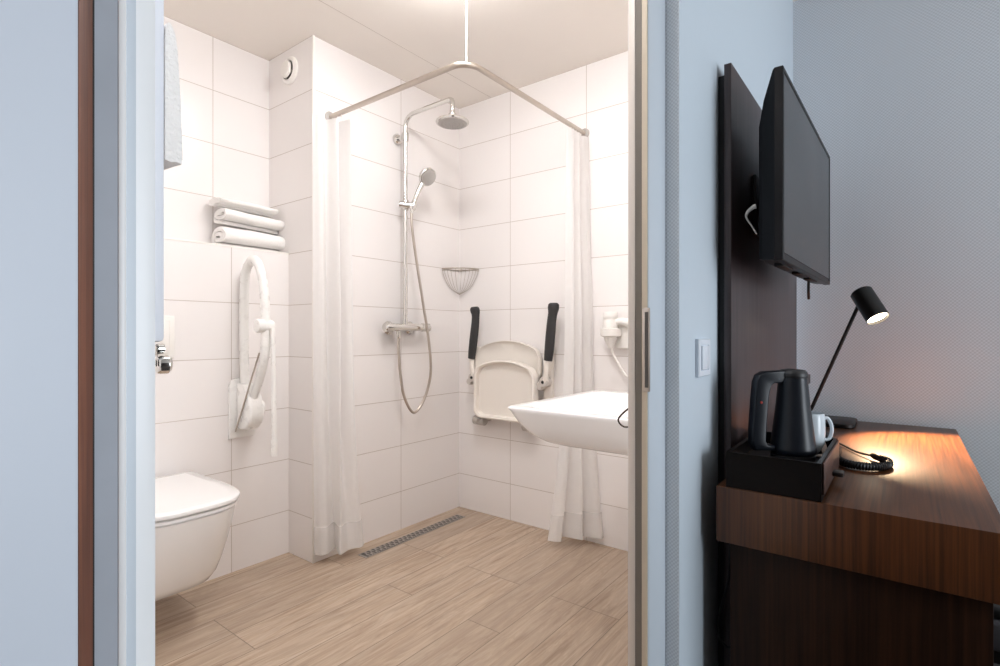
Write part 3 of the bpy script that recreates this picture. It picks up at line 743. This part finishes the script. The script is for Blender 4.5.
# ------------------------------------------------------------------ hospitality tray box
t = thing('tray_box', 'black wooden tray box with a small drawer on the desk corner', 'tray box', (1.37, .22, DZ))
x0, x1, y0, y1, z0, z1 = 1.212, 1.527, .132, .310, DZ+.0006, .8125
m = MB().box((x0, y0, z0), (x1, y1, .783))
m.box((x0, y0, .783), (x0+.008, y1, z1)); m.box((x1-.008, y0, .783), (x1, y1, z1)); m.box((x0+.008, y1-.008, .783), (x1-.008, y1, z1)); m.box((x0+.008, y0, .783), (x1-.008, y0+.008, z1))
m.build('box', 'tray_wood', t, smooth=0)
dr = MB().box((x0+.010, y0-.004, z0+.012), (x1-.010, y0-.0003, z1-.002), .001).build('drawer', 'drawer_wood', t)
MB().box((1.362, y0-.024, .757), (1.392, y0-.0042, .766), .0015).build('pull', 'black_plastic', dr)

# kettle
kx, ky = 1.356, .2035
ld = Vector((-.640, .768, 0)).normalized()
t = thing('kettle', 'black electric kettle with a large handle in the tray box', 'kettle', (kx, ky, .783))
MB().lathe([(.0, .7834), (.043, .7834), (.046, .786), (.046, .797), (.041, .799), (.0, .799)], (kx, ky, 0), seg=40).build('power_base', 'black_plastic', t)
MB().lathe([(.0, .7995), (.0445, .7995), (.0468, .803), (.0468, .812), (.0458, .816), (.0442, .83), (.040, .865), (.0352, .905), (.0316, .945), (.0298, .965), (.0292, .970), (.0, .9705)], (kx, ky, 0), seg=48).build('body', 'kettle_black', t)
MB().lathe([(.0, .971), (.0298, .971), (.0304, .974), (.0295, .981), (.025, .9865), (.012, .9885), (.0, .989)], (kx, ky, 0), seg=44).build('lid', 'black_plastic', t)
def hp(r, z, s=0): return Vector((kx, ky, z))+ld*r+Vector((ld.y, -ld.x, 0))*s
rr = []
hpoly = [(.022, .986), (.070, .983), (.084, .975), (.0895, .960), (.093, .925), (.0985, .850), (.0985, .820), (.092, .807), (.0475, .807), (.0475, .818), (.064, .820), (.068, .828), (.0655, .870), (.0605, .930), (.056, .951), (.048, .957), (.030, .958), (.022, .970)]
MB().prism([hp(r_, z_, -.0135) for r_, z_ in hpoly], Vector((ld.y, -ld.x, 0))*.027, .004, 3).build('handle', 'kettle_black', t, smooth=30)
hpv = Vector((-.794, -.608, 0))
MB().lathe([(.0, 0), (.0028, 0), (.0028, .001), (.0, .0014)], hp(.080, .915)+Vector((-.768, -.640, 0))*.0136, hpv, 12).build('indicator_lamp', 'red', t)
m = MB(); sd = -ld
q = Vector((kx, ky, .955))+sd*.025
m.prism([q+Vector((ld.y, -ld.x, 0))*.016, q-Vector((ld.y, -ld.x, 0))*.016, q+sd*.016], (0, 0, .022), .002)
m.build('spout', 'kettle_black', t)

# mug
mx_, my_ = 1.474, .188
t = thing('mug', 'white ceramic mug behind the kettle in the tray box', 'mug', (mx_, my_, .7834))
MB().lathe([(.0, .7836), (.024, .7836), (.026, .787), (.034, .805), (.036, .83), (.0355, .86), (.034, .876), (.0325, .8775), (.031, .876), (.0325, .86), (.033, .83), (.031, .81), (.0, .795)], (mx_, my_, 0), seg=40).build('body', 'mug', t)
hdv = Vector((.608, -.794, 0))
def mp(r, z): return Vector((mx_, my_, z))+hdv*r
MB().tube([mp(.034, .862), mp(.046, .864), mp(.055, .850), mp(.057, .833), mp(.052, .816), mp(.044, .811), mp(.0345, .812)], .0042, 12, 6).build('handle', 'mug', t)
# sachets
for k, (x, y, rz, lab) in enumerate(((1.49, .158, .5, 'small beige paper sachet leaning beside the mug'), (1.415, .153, 1.2, 'small beige paper sachet lying between kettle and drawer'))):
    m = MB(); c_, s_ = math.cos(rz), math.sin(rz)
    rr_ = []
    for i in range(7):
        a = -.024+.008*i; h = .0028*(1-abs(a/.024)**2)+.0006
        rr_.append([Vector((x+a*c_-b*s_, y+(a*s_+b*c_)*.55, .7838+(.022*(i/6) if k == 0 else .002)+h*(0 if e == 0 else 1))) for b, e in ((-.012, 0), (.012, 0), (.012, 1), (0, 1), (-.012, 1))])
    m.loft(rr_); tag(m.build('sachet', 'paper'), lab, 'sachet', 'sachets in the tray box')

# ------------------------------------------------------------------ coiled cord
t = thing('coiled_cord', 'black coiled cord looping on the desk beside the tray box', 'cord', (1.62, .08, DZ))
cz = DZ+.0115
base = catmull([(1.672, .050, cz), (1.648, .036, cz), (1.602, .036, cz), (1.566, .054, cz), (1.552, .084, cz), (1.562, .117, cz), (1.60, .137, cz), (1.66, .152, cz)], 30)
hel = []; n = len(base)
for i, p in enumerate(base):
    d = (base[min(i+1, n-1)]-base[max(i-1, 0)]).normalized(); sidev = Vector((d.y, -d.x, 0)); a = i*2*PI/5.0
    hel.append(p+sidev*math.cos(a)*.0075+Vector((0, 0, 1))*math.sin(a)*.0075)
MB().tube(hel, .0031, 6, 2).build('coil', 'black_plastic', t)
MB().tube([base[0]+Vector((-.006, -.004, 0)), (1.688, .062, cz+.001), (1.702, .071, cz+.001)], .008, 12, 4, rads=[.008, .009, .0055]).build('strain_relief', 'black_plastic', t)
MB().tube([(1.700, .070, cz), (1.76, .108, DZ+.006), (1.85, .150, DZ+.006), (1.95, .20, DZ+.006)], .003, 8, 6).build('lead', 'black_plastic', t)
MB().tube([(1.80, .163, DZ+.0125), (1.88, .19, DZ+.015), (1.98, .225, DZ+.018)], .012, 14, 5, rads=[.012, .0145, .018]).build('plug', 'black_plastic', t)
m = MB().box((1.675, .140, DZ+.0006), (1.735, .172, DZ+.022), .004); m.build('adapter', 'black_plastic', t)

# ------------------------------------------------------------------ desk lamp
t = thing('desk_lamp', 'black desk lamp with lit tilted cylinder shade on the desk', 'desk lamp', (2.29, .22, DZ))
MB().loft([rrect(2.20, 2.40, .145, .315, DZ+.0006, .03, r2=.03), rrect(2.198, 2.402, .143, .317, DZ+.003, .03, r2=.03), rrect(2.198, 2.402, .143, .317, DZ+.013, .03, r2=.03), rrect(2.201, 2.399, .146, .314, DZ+.0155, .03, r2=.03)]).build('base', 'lamp_black', t)
ft = Vector((2.25, .292, DZ+.0155)); tp_ = Vector((2.25, .128, 1.180))
MB().tube([ft, ft+Vector((0, 0, .012)), ft.lerp(tp_, .1), tp_], .0062, 12).build('stem', 'lamp_black', t)
ax = Vector((-.225, -.245, -.46)).normalized()
q0 = Vector((2.235, .125, 1.213))
L = .118; rs = .0345
sh = MB().lathe([(.0, -.001), (rs-.004, -.001), (rs, .003), (rs, L), (rs-.0015, L), (rs-.002, .012), (.0, .011)], q0, ax, 40).build('shade', 'lamp_black', t)
MB().lathe([(.0, L-.014), (rs-.0022, L-.014), (rs-.0022, L-.010), (.0, L-.0085)], q0, ax, 36).build('bulb_lens', 'desk_glow', sh)
ld_ = bpy.data.lights.new('desk_lamp_beam', 'SPOT'); ld_.energy = 185; ld_.color = (1, .70, .42); ld_.spot_size = math.radians(82); ld_.spot_blend = .5; ld_.shadow_soft_size = .02
lo = bpy.data.objects.new('desk_lamp_beam', ld_); C.objects.link(lo); lo.location = q0+ax*(L-.002)
lo.rotation_euler = ax.to_track_quat('-Z', 'Y').to_euler()

# ------------------------------------------------------------------ daylight of the bedroom window (behind the camera, to the right)
al = bpy.data.lights.new('window_daylight', 'AREA'); al.shape = 'RECTANGLE'; al.size = 1.1; al.size_y = 1.9; al.energy = 56; al.color = (.86, .93, 1.0)
ao = bpy.data.objects.new('window_daylight', al); C.objects.link(ao); ao.location = (1.3, -2.78, 1.2)
ao.rotation_euler = Vector((0, 1, 0)).to_track_quat('-Z', 'Z').to_euler()
w = bpy.data.worlds.new('World'); SC.world = w; w.use_nodes = True
bg = w.node_tree.nodes['Background']; bg.inputs[0].default_value = (.84, .92, 1.0, 1); bg.inputs[1].default_value = .95

# ------------------------------------------------------------------ camera
cam = bpy.data.cameras.new('camera'); cam.sensor_width = 36; cam.lens = 36*530/1000; cam.clip_start = .02
co = bpy.data.objects.new('camera', cam); C.objects.link(co)
co.location = (0, 0, 1.07); co.rotation_euler = (PI/2, 0, math.radians(37.45-90))
SC.camera = co
SC.view_settings.view_transform = 'Standard'; SC.view_settings.look = 'None'
SC.view_settings.gamma = 1; SC.view_settings.use_curve_mapping = False; SC.view_settings.exposure = 0
cy = SC.cycles
cy.use_denoising = True; cy.max_bounces = 10; cy.diffuse_bounces = 6; cy.transparent_max_bounces = 12
cy.caustics_reflective = False; cy.caustics_refractive = False; cy.sample_clamp_indirect = 4
